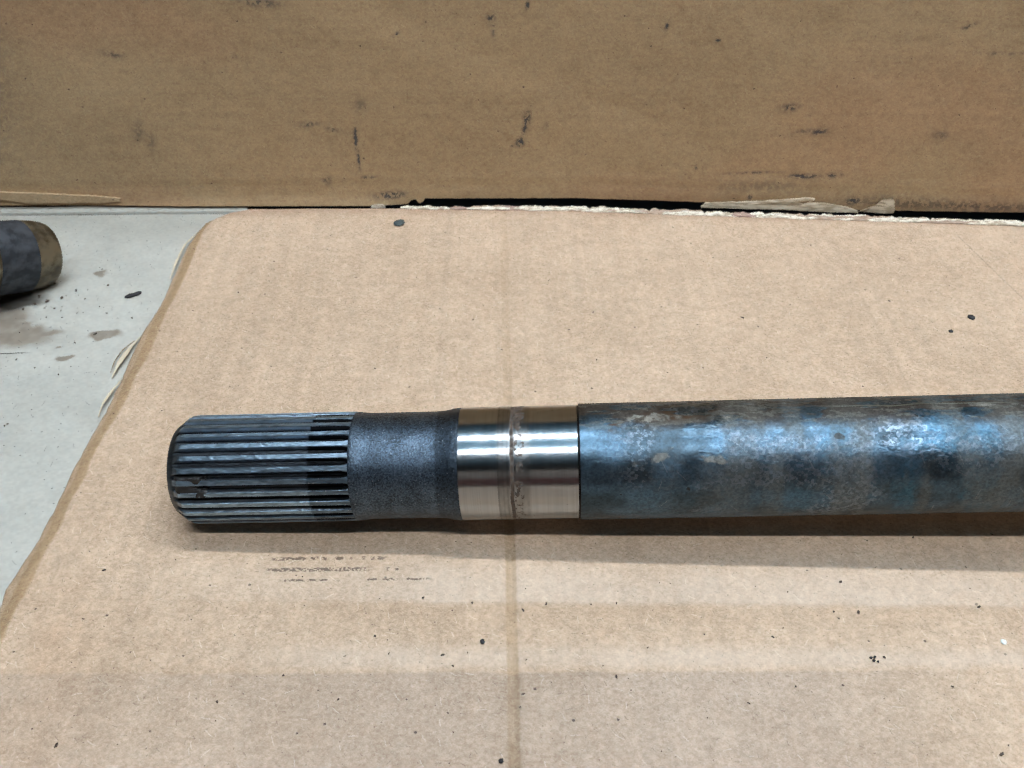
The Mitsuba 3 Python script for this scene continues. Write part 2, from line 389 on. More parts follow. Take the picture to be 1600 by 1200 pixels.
def seat_bump(p, n, uv):
    t, f, r = shaft_tf(p)
    s = f * 17.6
    sc = strokes(t, s, 7.0, 5.0, 0.12, 0.4, 7, 0.2) + strokes(t - 40, s, 4.0, 3.0, 0.08, 0.3, 17, 0.2)
    return 0.25 * seat_rust(t, s) - sc * 0.35 + 0.36 * noise(t * 3.2, s * 0.05, 3)


def tooth_color(p, n, uv):
    t, f, r = shaft_tf(p)
    s = f * 17.0
    wn = smoothstep(-56.7, -57.3, t)                            # the part rubbed bright by the mating splines
    g = fbm(t * 0.35, s * 1.4, 3, octaves=3)
    c = lerp3((0.050, 0.060, 0.072), (0.125, 0.148, 0.178), g)
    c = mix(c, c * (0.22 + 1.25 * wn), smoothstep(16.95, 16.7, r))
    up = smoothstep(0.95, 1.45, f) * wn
    c = mix(c, mi.Color3f(0.33, 0.46, 0.60), up * smoothstep(15.9, 16.4, r) * (0.4 + 0.6 * fbm(t * .3, s * .8, 12, octaves=2)))  # up-facing flanks lighter and bluer: ceiling reflection painted into the colour
    c = mix(c, c * 0.3, smoothstep(16.1, 15.5, r))  # groove bottoms darkened, shade put into the colour
    c = mix(c, mi.Color3f(0.185, 0.265, 0.345) * (0.5 + 1.2 * fbm(t * 0.5, s * 1.6, 30, octaves=3)) * (1 + (0.55 * wn - 0.5) * smoothstep(0.72, 0.55, f)), smoothstep(16.72, 16.98, r))        # rubbed crests and flanks; highlight contrast on lower-facing crests is painted in
    return mix(c, mi.Color3f(0.4, 0.44, 0.5), specks(t, s, 1.3, 0.25, 0.16, 4) * 0.7 * smoothstep(16.7, 17, r))


def tooth_rough(p, n, uv):
    t, f, r = shaft_tf(p)
    return 0.40 - 0.04 * smoothstep(-56.7, -57.3, t) + 0.16 * (noise(t * .4, f * 17, 2) - .5)


def tooth_bump(p, n, uv):
    t, f, r = shaft_tf(p)
    s = f * 17.0
    return fbm(t * 0.8, s * 2.0, 3, octaves=3)


def metal(name, color, rough, bump, scale, metallic=1.0, specular=0.5, eps=1.2e-4):
    scene[name] = {'type': 'twosided', 'bsdf': {'type': 'bumpmap', 'arbitrary': proc(bump, eps), 'scale': scale, 'bsdf': {
        'type': 'principled', 'base_color': proc(color), 'roughness': proc(rough) if callable(rough) else rough,
        'metallic': proc(metallic) if callable(metallic) else metallic, 'specular': specular}}}


metal('oxidised_steel_bare', body_color, body_rough, body_bump, 0.00009, 0.92)


def chalk(t, s):
    """a few pale crusts on the lit side"""
    m = blob(t, s, 49.0, 14.6, 4.5, 1.7, 28) + blob(t, s, 64.5, 13.2, 5.5, 1.5, -12) + blob(t, s, 40.5, 13.0, 1.2, 3.0) * 0.6 + blob(t, s, 143, 30.0, 3.0, 1.0) * 1.3 + blob(t, s, 47, 27.5, 9, 2.2) + blob(t, s, 66, 27.0, 8, 1.8) * 0.8
    return smoothstep(0.46, 0.62, fbm(t * 0.55, s * 0.7, 61, octaves=5) * 0.55 + m * 0.42)


def film_color(p, n, uv):
    t, f, s, run, blot, film, fine = body_maps(p)
    return lerp3((0.030, 0.029, 0.026), (0.150, 0.150, 0.138), dr.clip(0.15 + 1.5 * (run - 0.35) + 0.7 * (fine - 0.5), 0, 1)) * (1 + 1.1 * chalk(t, s))


def film_cover(p, n, uv):
    t, f, s, run, blot, film, fine = body_maps(p)
    far = smoothstep(40, 85, t)
    streak = smoothstep(0.40, 0.66, run + 0.55 * (film - 0.5)) * far
    grit = smoothstep(0.42, 0.62, fbm(t * 0.8, s * 0.8, 21, octaves=4))
    return dr.clip(0.05 + 0.26 * streak * (0.3 + 1.2 * fbm(t * 0.5, s * 0.5, 51, octaves=4)) + chalk(t, s) * 0.55 + 0.16 * grit * smoothstep(28, 44, t), 0, 0.7)


scene['oxide_film'] = {'type': 'twosided', 'bsdf': {'type': 'diffuse', 'reflectance': proc(film_color)}}
scene['oxidised_steel'] = {'type': 'blendbsdf', 'weight': proc(film_cover), 'a': {'type': 'ref', 'id': 'oxidised_steel_bare'}, 'b': {'type': 'ref', 'id': 'oxide_film'}}
metal('dark_steel', neck_color, 0.40, neck_bump, 0.00012, 0.9)
metal('ground_steel', seat_color, seat_rough, seat_bump, 0.000035, seat_metal)
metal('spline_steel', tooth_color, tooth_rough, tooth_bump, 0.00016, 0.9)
scene['burr_steel'] = {'type': 'twosided', 'bsdf': {'type': 'bumpmap', 'arbitrary': proc(neck_bump, 1.2e-4), 'scale': 0.0004, 'bsdf': {
    'type': 'principled', 'base_color': {'type': 'rgb', 'value': [0.036, 0.036, 0.037]}, 'roughness': 0.42, 'metallic': 0.8}}}


def old_color(p, n, uv):
    x, y, z = p.x * 1000, p.y * 1000, p.z * 1000
    t = fbm(x * 0.25, y * 0.25, z * 0.25, octaves=4)
    return lerp3((0.020, 0.024, 0.031), (0.058, 0.066, 0.080), smoothstep(0.3, 0.7, t))


def old_worn(p, n, uv):
    x, y, z = p.x * 1000, p.y * 1000, p.z * 1000
    t = fbm(x * 0.22, y * 0.22, z * 0.22, octaves=4)
    c = lerp3((0.075, 0.060, 0.038), (0.215, 0.185, 0.130), smoothstep(0.3, 0.7, t))
    return mix(c, mi.Color3f(0.08, 0.07, 0.06), smoothstep(0.50, 0.68, fbm(x * .16 + 5, y * .16, z * .16, octaves=4)) * 0.6)


def xyz_bump(p, n, uv):
    return fbm(p.x * 900, p.y * 900, p.z * 900, octaves=3)


for nm, fn, ro, me in (('old_steel', old_color, 0.6, 0.4), ('old_worn_steel', old_worn, 0.42, 0.75)):
    scene[nm] = {'type': 'twosided', 'bsdf': {'type': 'bumpmap', 'arbitrary': proc(xyz_bump, 2e-4), 'scale': 0.0003, 'bsdf': {
        'type': 'principled', 'base_color': proc(fn), 'roughness': ro, 'metallic': me}}}
for nm, rgb in (('crumb_black', [0.02, 0.021, 0.024]), ('pellet_slate', [0.055, 0.075, 0.08]), ('fleck_white', [0.72, 0.80, 0.80]), ('dirt_brown', [0.06, 0.045, 0.035])):
    scene[nm] = {'type': 'twosided', 'bsdf': {'type': 'principled', 'base_color': {'type': 'rgb', 'value': rgb}, 'roughness': 0.6, 'specular': 0.4}}

# ------------------------------------------------------------------ setting: ground, ceiling, lamps
add('ground', box(-3, 3, -3, 3, -0.05, -0.0062), 'dark_floor')
lab('ground', kind='structure')
add('ceiling', box(-1.9, 2.1, -1.59, 2.2, CEIL_Z, CEIL_Z + 0.03), 'ceiling_paint')
lab('ceiling', kind='structure')
add('wall__upper', box(-3, 3, -1.62, -1.6, 0.42, 0.98), 'added_taupe_paint')  # unseen wall, added for the taupe reflection in the polished band
add('wall__added_red_strip', box(-3, 3, -1.62, -1.598, -0.4, 0.418), 'added_red_paint')  # added below it for the dark red line of that reflection
lab('wall', kind='structure')
for k, (lx, ly, st) in enumerate(LAMPS):
    key = 'ceiling_lamp' + ('' if k == 0 else f'_{k:03d}')
    tube = trimesh.creation.cylinder(0.016, 1.2, sections=32)
    tube.apply_transform(trimesh.transformations.rotation_matrix(math.pi / 2, [0, 1, 0]))
    tube.apply_translation([lx, ly, LAMP_Z])
    add(key + '__tube', tube, 'lamp_enamel', smooth=40, emitter={'type': 'area', 'radiance': {'type': 'rgb', 'value': [c * st for c in TUBE_RGB]}})
    caps = [box(lx + s * 0.615 - 0.015, lx + s * 0.615 + 0.015, ly - 0.02, ly + 0.02, LAMP_Z - 0.022, CEIL_Z - 0.031) for s in (-1, 1)]
    add(key + '__housing', cat([box(lx - 0.64, lx + 0.64, ly - 0.03, ly + 0.03, CEIL_Z - 0.03, CEIL_Z - 0.001)] + caps), 'lamp_enamel')
    lab(key, ['fluorescent tube lamp over the shaft, the upper bright line mirrored in its polished band',
              'fluorescent tube lamp nearer the viewer, the lower bright line mirrored in the polished band'][k], 'lamp', 'ceiling lamps over the bench')

# ------------------------------------------------------------------ grey paper sheet on the left
PZ = -4.0
xs = np.concatenate([np.linspace(-520, -120, 161)])
ys = np.concatenate([np.linspace(-60, 424, 180), np.linspace(425.5, 431.5, 9)])
X, Y = np.meshgrid(xs, ys)
Z = PZ + 0.5 * wob(X + 0.3 * Y, 3, 0.012) * 0.6 + 0.9 * np.clip((Y - 405) / 26, 0, 1) ** 2
pts = np.stack([X, Y, Z], -1)
low = pts.copy()
low[..., 2] = -5.6
V = np.concatenate([pts.reshape(-1, 3), low.reshape(-1, 3)]) * MM
nr, nc = X.shape
f_top = grid_faces(nr, nc)
N0 = nr * nc
loop = np.concatenate([np.arange(nc), np.arange(1, nr) * nc + nc - 1, (nr - 1) * nc + np.arange(nc - 2, -1, -1), np.arange(nr - 2, 0, -1) * nc])
nx = np.roll(loop, -1)
f_side = np.vstack([np.stack([loop, loop + N0, nx + N0], 1), np.stack([loop, nx + N0, nx], 1)])
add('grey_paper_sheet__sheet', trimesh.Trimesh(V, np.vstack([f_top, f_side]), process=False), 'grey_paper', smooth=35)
# its turned-up back margin, with a fold line in front of it
xs = np.linspace(-520, -122, 260)
prof = [(432.2, -3.4), (432.6, -2.2), (434.0, -1.4), (437.5, -1.0), (437.5, -2.2), (432.8, -3.6)]
rows = []
for k, (y, z) in enumerate(prof):
    jit = wob(xs, 5, 0.35) * (0.9 if k in (3, 4) else 0.12)
    rows.append(np.stack([xs, y + jit + 0.35 * wob(xs, 9, 0.02), z + 0.3 * wob(xs, 8, 0.03)], -1))
R = np.stack(rows)
add('grey_paper_sheet__folded_margin', trimesh.Trimesh(R.reshape(-1, 3) * MM, grid_faces(len(prof), len(xs)), process=False), 'grey_paper', smooth=35)
lab('grey_paper_sheet', 'pale grey paper sheet with brown oil stains, left of the cardboard sheet', 'paper sheet')


# ------------------------------------------------------------------ cardboard sheet that the shaft lies on
def left_edge(y):
    base = np.interp(y, [-140, 187, 198, 220, 240, 260, 280, 295, 328, 351, 374, 393, 412, 420.6, 426.7, 429.7, 434],
                     [-152, -149.5, -150.5, -147.6, -147.3, -147, -145.7, -145.2, -145.4, -143.2, -143.2, -143.5, -142.0, -138.9, -133.2, -125.5, -121])
    return base + 0.55 * wob(y, 2, 0.16)


def back_edge(x):
    return np.interp(x, [-150, -43, 38, 130, 250, 500], [431.3, 430.6, 426.6, 418.6, 408.6, 387.6]) + 0.4 * wob(x, 4, 0.12)


def sheet_z(x, y, dl):
    z = 0.25 * wob(x * 0.7 + y, 6, 0.011) - 0.1
    z = z - 0.75 * np.exp(-((x - 2.9) / 1.5) ** 2) * np.interp(y, [200, 330], [1, .35])             # crease
    e1, e2 = y - (190.0 - 0.026 * x), y - (165.2 - 0.012 * x)
    z = z - 0.35 * np.exp(-(e1 / 1.1) ** 2) - 0.35 * np.exp(-(e2 / 1.1) ** 2)
    z = z - 3.0 * np.clip(1 - dl / 6.2, 0, 1) ** 1.35 * (0.8 + 0.25 * wob(y, 3, 0.08))               # crushed left margin
    return z


tx = np.unique(np.concatenate([np.linspace(0, 8, 17), np.linspace(8, 140, 60), np.linspace(140, 162, 45), np.linspace(162, 560, 150)])) / 560
ty = np.unique(np.concatenate([np.linspace(0, 260, 60), np.linspace(260, 330, 110), np.linspace(330, 545, 110), np.linspace(545, 560, 24)])) / 560
SX, SY = np.meshgrid(tx, ty)
Y0 = -130 + SY * 560
XL = left_edge(Y0)
X = XL + SX * (430 - XL)
Y = -130 + SY * (back_edge(X) + 130)
Z = sheet_z(X, Y, X - XL)
pts = np.stack([X, Y, Z], -1)
low = pts.copy()
low[..., 2] = np.minimum(-3.7, pts[..., 2] - 0.5)
nr, nc = X.shape
N0 = nr * nc
loop = np.concatenate([np.arange(nc), np.arange(1, nr) * nc + nc - 1, (nr - 1) * nc + np.arange(nc - 2, -1, -1), np.arange(nr - 2, 0, -1) * nc])
nx = np.roll(loop, -1)
f_side = np.vstack([np.stack([loop, loop + N0, nx + N0], 1), np.stack([loop, nx + N0, nx], 1)])
V = np.concatenate([pts.reshape(-1, 3), low.reshape(-1, 3)]) * MM
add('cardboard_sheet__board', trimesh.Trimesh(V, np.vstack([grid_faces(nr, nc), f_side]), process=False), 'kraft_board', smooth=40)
lab('cardboard_sheet', 'flattened tan cardboard sheet with a torn back edge, lying under the dark shaft', 'cardboard sheet')


def ribbon(xs, inner, outer, z_in, z_out, thick=0.35):
    """a torn strip between two lines (x, y), with a little thickness"""
    n = len(xs)
    a = np.stack([xs, inner, z_in], -1)
    b = np.stack([xs, outer, z_out], -1)
    m = np.stack([xs, (inner + outer) / 2, (z_in + z_out) / 2 + 0.25], -1)
    rows = [a, m, b, b - [0, 0, thick], a - [0, 0, thick]]
    R = np.stack(rows + [a])
    return trimesh.Trimesh(R.reshape(-1, 3) * MM, grid_faces(6, n), process=False)


# torn plies along the back edge: strips of different tone and width
STRIPS = [(-47, -23, 'torn_paper', 2.6), (-23, -15, 'torn_liner', 2.6), (-15, 6, 'torn_paper', 2.2), (-2, 14, 'torn_liner', 2.9), (8, 46, 'torn_paper', 3.6), (44, 74, 'torn_paper', 4.4),
          (72, 101, 'torn_paper', 4.0), (99, 117, 'torn_paper', 3.2), (112, 124, 'torn_liner', 2.4), (120, 156, 'torn_paper', 3.6), (152, 208, 'torn_paper', 4.0), (205, 262, 'torn_paper', 3.4), (258, 330, 'torn_paper', 3.4)]
for k, (x0, x1, m, w) in enumerate(STRIPS):
    xs = np.linspace(x0, x1, max(16, int((x1 - x0) * 4)))
    taper = np.clip(np.minimum((xs - x0), (x1 - xs)) / 2.5, 0.12, 1)
    inner = back_edge(xs) - 0.6 - 1.2 * (0.5 + 0.5 * wob(xs, 11 + k, 0.25)) * taper
    outer = back_edge(xs) + 0.85 * (w + 1.8 * np.clip((xs + 40) / 60, 0, 1)) * taper * (0.75 + 0.35 * wob(xs, 31 + k, 0.33) + 0.2 * wob(xs, 41 + k, 1.1))
    add('cardboard_sheet__torn_strip' + ('' if k == 0 else f'_{k:03d}'),
        ribbon(xs, inner, outer, 0.25 + 0.12 * (k % 3) + 0.1 * wob(xs, 51 + k, .4), 0.15 + 0.15 * (k % 3) + 0.6 * wob(xs, 71 + k, 0.45) + 0.22 * wob(xs, 81 + k, 1.2)), m, smooth=30)


def sliver(path, width, z, curl, key, m):
    """a thin curled strip along a path of (x, y) points"""
    path = np.asarray(path, float)
    L = np.concatenate([[0], np.cumsum(np.linalg.norm(np.diff(path, axis=0), axis=1))])
    s = np.linspace(0, L[-1], 40)
    px, py = np.interp(s, L, path[:, 0]), np.interp(s, L, path[:, 1])
    d = np.gradient(np.stack([px, py], -1), axis=0)
    d /= np.linalg.norm(d, axis=1, keepdims=True)
    nn = np.stack([-d[:, 1], d[:, 0]], -1)
    w = width * np.sin(np.pi * np.clip(s / L[-1], 0.03, 0.97)) ** 0.7 * (1 + 0.5 * wob(s + 13 * path[0, 0], 3, 0.35))
    rows = []
    for q in (-0.5, -0.15, 0.2, 0.5, 0.5, 0.2, -0.15, -0.5):
        off = nn * (w * q)[:, None]
        up = z + curl * (q + 0.5) ** 1.5 * np.sin(np.pi * s / L[-1])
        rows.append(np.stack([px + off[:, 0], py + off[:, 1], up], -1))
    for k in range(4, 8):
        rows[k][:, 2] -= 0.3
    R = np.stack(rows + [rows[0]])
    add(key, trimesh.Trimesh(R.reshape(-1, 3) * MM, grid_faces(len(rows) + 1, len(s)), process=False), m, smooth=40)


sliver([(-145.0, 331), (-147.4, 323), (-148.9, 313), (-149.4, 303)], 2.2, -2.6, 0.8, 'cardboard_sheet__torn_sliver', 'flap_paper')
sliver([(-147.6, 327), (-150.4, 320), (-151.4, 313), (-151.0, 306)], 0.7, -2.9, 0.9, 'cardboard_sheet__torn_sliver_001', 'kraft_lip')
sliver([(-141.5, 412), (-144.6, 400), (-144.9, 386), (-144.2, 372)], 1.1, -1.8, 0.5, 'cardboard_sheet__torn_sliver_002', 'flap_paper')
sliver([(-144.6, 302), (-146.6, 294), (-147.8, 286), (-147.2, 279)], 1.1, -2.2, 0.4, 'cardboard_sheet__torn_sliver_003', 'flap_paper')

# ------------------------------------------------------------------ cardboard wall behind
LEAN = 0.115


def wall_y(x):
    return np.interp(x, [-520, -150, -43, 38, 130, 250, 560], [436.3, 435.6, 434.4, 433.6, 427.2, 417.6, 392.0])


def wall_bottom(x):
    b = np.interp(x, [-520, -190, -120, -60, -44, -42.6, -41.5, -39.5, -38.5, -36.5, -35.5, 60, 100, 128, 175, 260, 560], [0.2, 0.0, -0.1, -0.1, 0.0, 1.2, 2.2, 2.3, 0.5, 0.6, 2.8, 2.7, 2.3, 1.0, 0.6, 1.9, 2.0])
    return b + 0.22 * wob(x, 12, 0.5) + 0.15 * wob(x, 15, 1.6)


xs = np.unique(np.concatenate([np.linspace(-520, -200, 80), np.linspace(-200, 280, 420), np.linspace(280, 560, 60)]))
zs = np.concatenate([np.linspace(0, 1, 14) ** 1.5 * 0.05, np.linspace(0.06, 1, 100)])
Xw, S = np.meshgrid(xs, zs)
B = wall_bottom(Xw)
Zw = B + S * (330 - B)
bulge = 1.3 * wob(Xw * 0.6 + Zw * 1.5, 14, 0.012) * np.clip(Zw / 30, 0, 1) + 0.10 * np.sin(Zw * 2 * np.pi / 7.6) * np.clip(Zw / 8, 0, 1)
lipout = -1.8 * np.clip(1 - Zw / 6.0, 0, 1) ** 1.5 * np.interp(Xw, [-200, -150, -60, -45], [0.0, 1, 1, 0.1])
Yw = wall_y(Xw) + Zw * LEAN + bulge + lipout
front = np.stack([Xw, Yw, Zw], -1)
back = front + [0, 7.5, 0]
V = np.concatenate([front.reshape(-1, 3), back.reshape(-1, 3)]) * MM
nr, nc = Xw.shape
N0 = nr * nc
loop = np.concatenate([np.arange(nc), np.arange(1, nr) * nc + nc - 1, (nr - 1) * nc + np.arange(nc - 2, -1, -1), np.arange(nr - 2, 0, -1) * nc])
nx = np.roll(loop, -1)
f_front = grid_faces(nr, nc)
f_side = np.vstack([np.stack([loop, loop + N0, nx + N0], 1), np.stack([loop, nx + N0, nx], 1)])
add('cardboard_wall__panel', trimesh.Trimesh(V, np.vstack([f_front, f_front[:, ::-1] + N0, f_side]), process=False), 'kraft_wall', smooth=40)
lab('cardboard_wall', 'upright brown cardboard panel with dark scuff marks, standing behind the cardboard sheet', 'cardboard panel')


def wall_piece(xs, z0, z1, proud, key, m, thick=0.5, curl=None):
    """a thin piece lying on the face of the wall panel; z0, z1, proud: arrays over xs"""
    n = len(xs)
    rows = []
    for q in (0, 0.25, 0.5, 0.75, 1.0):
        z = z0 + (z1 - z0) * q
        pr = proud + (curl * (q - 0.2) if curl is not None else 0)
        rows.append(np.stack([xs, wall_y(xs) + z * LEAN - pr + 1.3 * wob(xs * 0.6 + z * 1.5, 14, 0.012) * np.clip(z / 30, 0, 1), z], -1))
    backs = [r + [0, thick, 0] for r in rows[::-1]]
    R = np.stack(rows + backs + [rows[0]])
    add(key, trimesh.Trimesh(R.reshape(-1, 3) * MM, grid_faces(len(R), n), process=False), m, smooth=40)


xs = np.linspace(-330, -183, 160)
wall_piece(xs, 1.9 + 0.4 * wob(xs, 3, .25) + np.interp(xs, [-330, -240, -228, -190, -183], [2.0, 1.6, 0, 0, 0.6]), np.interp(xs, [-330, -235, -200, -186, -183], [8.2, 7.4, 5.6, 4.4, 3.8]) + 0.35 * wob(xs, 6, .3) + 0.3 * wob(xs, 26, 1.0),
           np.full_like(xs, 1.4), 'cardboard_wall__bottom_lip', 'kraft_lip', 1.2)
labels['cardboard_wall__bottom_lip'] = {'label': 'lighter peeled strip along the foot of the panel'}
xs = np.linspace(99, 152, 130)
wall_piece(xs, 0.0 + 0.25 * wob(xs, 3, .3), np.interp(xs, [99, 101, 120, 126, 140, 152], [0.8, 2.6, 3.6, 4.0, 4.5, 2.6]) + 0.3 * wob(xs, 8, .25) + 0.35 * wob(xs, 18, 1.1), np.full_like(xs, 1.2), 'cardboard_wall__torn_flap', 'flap_paper', 0.5)
xs = np.linspace(146, 174, 80)
wall_piece(xs, -0.2 + 0.2 * wob(xs, 5, .3), np.interp(xs, [146, 150, 158, 168, 174], [2.2, 4.4, 4.0, 2.6, 0.5]) + 0.25 * wob(xs, 9, .3) + 0.35 * wob(xs, 19, 1.1), np.full_like(xs, 1.5), 'cardboard_wall__torn_flap_001', 'flap_paper', 0.5)
xs = np.linspace(124, 152, 80)
wall_piece(xs, np.interp(xs, [124, 138, 152], [2.9, 5.1, 6.0]), np.interp(xs, [124, 130, 140, 148, 152], [3.1, 5.2, 6.6, 7.4, 7.1]), np.interp(xs, [124, 140, 152], [1.9, 3.4, 3.0]), 'cardboard_wall__torn_curl', 'flap_paper', 0.4)
xs = np.linspace(174.5, 190.5, 60)
wall_piece(xs, 0.3 + 0 * xs, np.interp(xs, [174.5, 181, 184, 187.5, 189.5, 190.5], [0.6, 4.4, 7.6, 8.0, 7.0, 2.0]) + 0.4 * wob(xs, 4, .6), np.interp(xs, [174.5, 186, 190.5], [1.4, 2.6, 2.0]), 'cardboard_wall__torn_tab', 'flap_paper', 0.5, curl=np.full_like(xs, 0.8))
xs = np.linspace(-61.5, -54.5, 40)
wall_piece(xs, -0.6 + 0 * xs, np.interp(xs, [-61.5, -60, -57, -55, -54.5], [0.2, 1.2, 1.3, 0.9, 0.0]), np.full_like(xs, 3.0), 'cardboard_wall__torn_tab_001', 'torn_paper', 0.6)


# ------------------------------------------------------------------ the axle shaft
def lathe(profile, nseg=240, noise_amp=0.0, seed=1, cap0=False, cap1=False, axis=None, closed=False):
    """profile: rows of (t, r) in mm along the shaft's axis"""
    O, D, U, Fv = axis or (AX, AD, AU, AF)
    pr = np.asarray(profile, float)
    th = np.linspace(0, 2 * np.pi, nseg, endpoint=False)
    t, r = pr[:, 0][:, None], pr[:, 1][:, None]
    r = np.broadcast_to(r, (len(pr), nseg)).copy()
    if noise_amp:
        P = np.stack([np.broadcast_to(t * 0.09, r.shape), np.broadcast_to(np.cos(th) * 3.0, r.shape), np.broadcast_to(np.sin(th) * 3.0, r.shape)], -1)
        r += noise_amp * (meshkit.fbm(P, 4, seed) - 0.5) * 2
    P = O + (D * t[..., None] + (U * np.sin(th)[:, None] + Fv * np.cos(th)[:, None]) * r[..., None]) * MM
    V = P.reshape(-1, 3)
    Fc = grid_faces(len(pr), nseg, close=True)
    for on, row in ((cap0, 0), (cap1, len(pr) - 1)):
        if on:
            c = len(V)
            V = np.vstack([V, [O + D * pr[row, 0] * MM]])
            j = np.arange(nseg)
            Fc = np.vstack([Fc, np.stack([np.full(nseg, c), row * nseg + j, row * nseg + (j + 1) % nseg], 1)])
    m = trimesh.Trimesh(V, Fc, process=False)
    trimesh.repair.fix_normals(m)
    return m


ROOT, CREST, NECK, SEAT, BODY = 15.3, 17.14, 16.60, 17.63, 18.0
lab('axle_shaft', 'dark steel axle shaft with a splined end and a polished band, across the cardboard', 'axle shaft')
# splined end: core under the teeth, rounded nose
nose = [(-100.7, 3.0), (-100.7, 13.5), (-100.55, 13.95), (-100.2, 14.3), (-99.6, 14.72), (-98.9, ROOT - 0.05), (-98.4, ROOT)]
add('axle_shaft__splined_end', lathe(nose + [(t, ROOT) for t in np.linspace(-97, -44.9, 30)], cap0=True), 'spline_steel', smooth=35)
labels['axle_shaft__splined_end'] = {'label': 'grooved end with straight teeth and a rounded nose'}
NT = 28
PITCH = 2 * np.pi / NT
PHASE = math.radians(41.5)
for k in range(NT):
    c0 = PHASE + k * PITCH
    jr = rng.uniform(-0.04, 0.03)
    hw_c, hw_b = 0.188 * PITCH + rng.uniform(-.004, .004), 0.385 * PITCH
    sec = [(-1.0 * hw_b, ROOT - 0.12), (-0.93 * hw_b, ROOT + 0.25), (-1.22 * hw_c, CREST - 0.36 + jr), (-0.92 * hw_c, CREST + jr), (0, CREST + 0.03 + jr), (0.92 * hw_c, CREST + jr), (1.22 * hw_c, CREST - 0.36 + jr), (0.93 * hw_b, ROOT + 0.25), (1.0 * hw_b, ROOT - 0.12)]
    ts = [-99.4, -98.8, -97.9, -97.0, -96.4, -95.9, -95.3] + list(np.linspace(-94, -48.5, 24)) + [-46.5, -45.6, -44.6]
    st0 = rng.uniform(-0.25, 0.25)
    rows = []
    for t in ts:
        lim = np.interp(t, [-99.4, -98.8, -97.9 + st0, -97.0 + st0, -96.4 + st0, -95.9 + st0, -95.2 + st0], [14.75, 15.3, 15.95, 16.6, 16.95, 17.08, 99])
        fat = np.interp(t, [-49.3, -46.3, -44.6], [1.0, 1.06, 1.45])                 # the grooves close in round cutter run-outs
        row = []
        for (a, r) in sec:
            rr = min(r, lim) if r > ROOT else min(r, lim - 0.1)
            an = c0 + (a * (fat if abs(a) > hw_c * 1.2 else 1 + (fat - 1) * 0.25))
            row.append(AX + (AD * t + (AU * math.sin(an) + AF * math.cos(an)) * rr) * MM)
        rows.append(row)
    R = np.array(rows)
    Fc = grid_faces(len(ts), len(sec))
    n = len(sec)
    Vv = R.reshape(-1, 3)
    ends = []
    for row in (0, len(ts) - 1):
        b = row * n
        ends += [[b, b + j, b + j + 1] for j in range(1, n - 1)]
    m = trimesh.Trimesh(Vv, np.vstack([Fc, ends]), process=False)
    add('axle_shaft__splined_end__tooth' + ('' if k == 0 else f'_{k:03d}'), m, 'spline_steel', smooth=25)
# metal smeared over the grooves near the nose
ph = np.radians(np.linspace(10, 37, 34))
tt = np.linspace(-97.8, -87.4, 40)
TT, PP = np.meshgrid(tt, ph)
bn = meshkit.fbm(np.stack([TT * 0.35, PP * 17 * 0.4, 0 * TT], -1), 4, 3)
edge = np.minimum((TT + 97.8) / 1.5, (-87.4 - TT) / 2.0 + (bn - 0.5) * 4.0)
edge = np.clip(np.minimum(edge, np.minimum(PP - ph[0], ph[-1] - PP) * 17 / 1.0), 0, 1)
RR = np.minimum(15.2 + (1.66 + 1.0 * (bn - 0.5) + 0.5 * np.exp(-((TT + 90.6) / 1.8) ** 2)) * edge ** 0.5, np.interp(TT, [-98.8, -97, -96.2, -95.4, -94.5], [15.4, 16.65, 17.05, 17.25, 19]))
P = AX + (AD * TT[..., None] + (AU * np.sin(PP)[..., None] + AF * np.cos(PP)[..., None]) * RR[..., None]) * MM
add('axle_shaft__splined_end__smeared_patch', trimesh.Trimesh(P.reshape(-1, 3), grid_faces(*TT.shape), process=False), 'burr_steel', smooth=True)
labels['axle_shaft__splined_end__smeared_patch'] = {'label': 'dark lump of smeared metal filling two grooves near the nose'}

neck = [(-44.6, 10.0), (-44.6, 16.92), (-44.1, 17.02), (-43.0, 16.95), (-41.4, 16.72), (-40.0, NECK)] + [(t, NECK) for t in np.linspace(-38, -20.5, 12)] + \
       [(-19.2, NECK + 0.02), (-17, 16.76), (-15.2, 17.12), (-13.6, 17.42), (-12.3, 17.55), (-11.7, 17.52)]
add('axle_shaft__neck', lathe(neck, noise_amp=0.025), 'dark_steel', smooth=35)
labels['axle_shaft__neck'] = {'label': 'dark grainy neck flaring out to the polished band'}
seat = [(-11.7, 17.4), (-11.5, SEAT)] + [(t, SEAT) for t in np.linspace(-10, 3.2, 12)] + [(3.7, SEAT - 0.02), (4.0, SEAT - 0.09), (4.9, SEAT - 0.09), (5.2, SEAT - 0.03)] + \
       [(t, SEAT - 0.02) for t in np.linspace(5.6, 9, 6)] + [(t, SEAT) for t in np.linspace(10, 24.15, 12)] + [(24.35, SEAT - 0.25)]
add('axle_shaft__bearing_seat', lathe(seat, 300, noise_amp=0.006), 'ground_steel', smooth=35)
labels['axle_shaft__bearing_seat'] = {'label': 'polished steel band with a rusty ring round its middle'}
bd = [(24.35, SEAT - 0.25), (24.6, SEAT - 0.2), (24.75, BODY - 0.05), (25.0, BODY)] + [(t, BODY) for t in np.linspace(26, 200, 350)] + [(t, BODY) for t in np.linspace(205, 426, 60)]
add('axle_shaft__shaft_body', lathe(bd, 300, noise_amp=0.07, seed=5), 'oxidised_steel', smooth=35)
labels['axle_shaft__shaft_body'] = {'label': 'long thick bar mottled blue and grey'}
FR = 42.0
add('axle_shaft__flange', lathe([(424, 18), (425, 22), (430, 27), (431, FR - 1), (432, FR), (441, FR), (442, FR - 1), (442, 5)], 160, cap1=True), 'oxidised_steel', smooth=35)

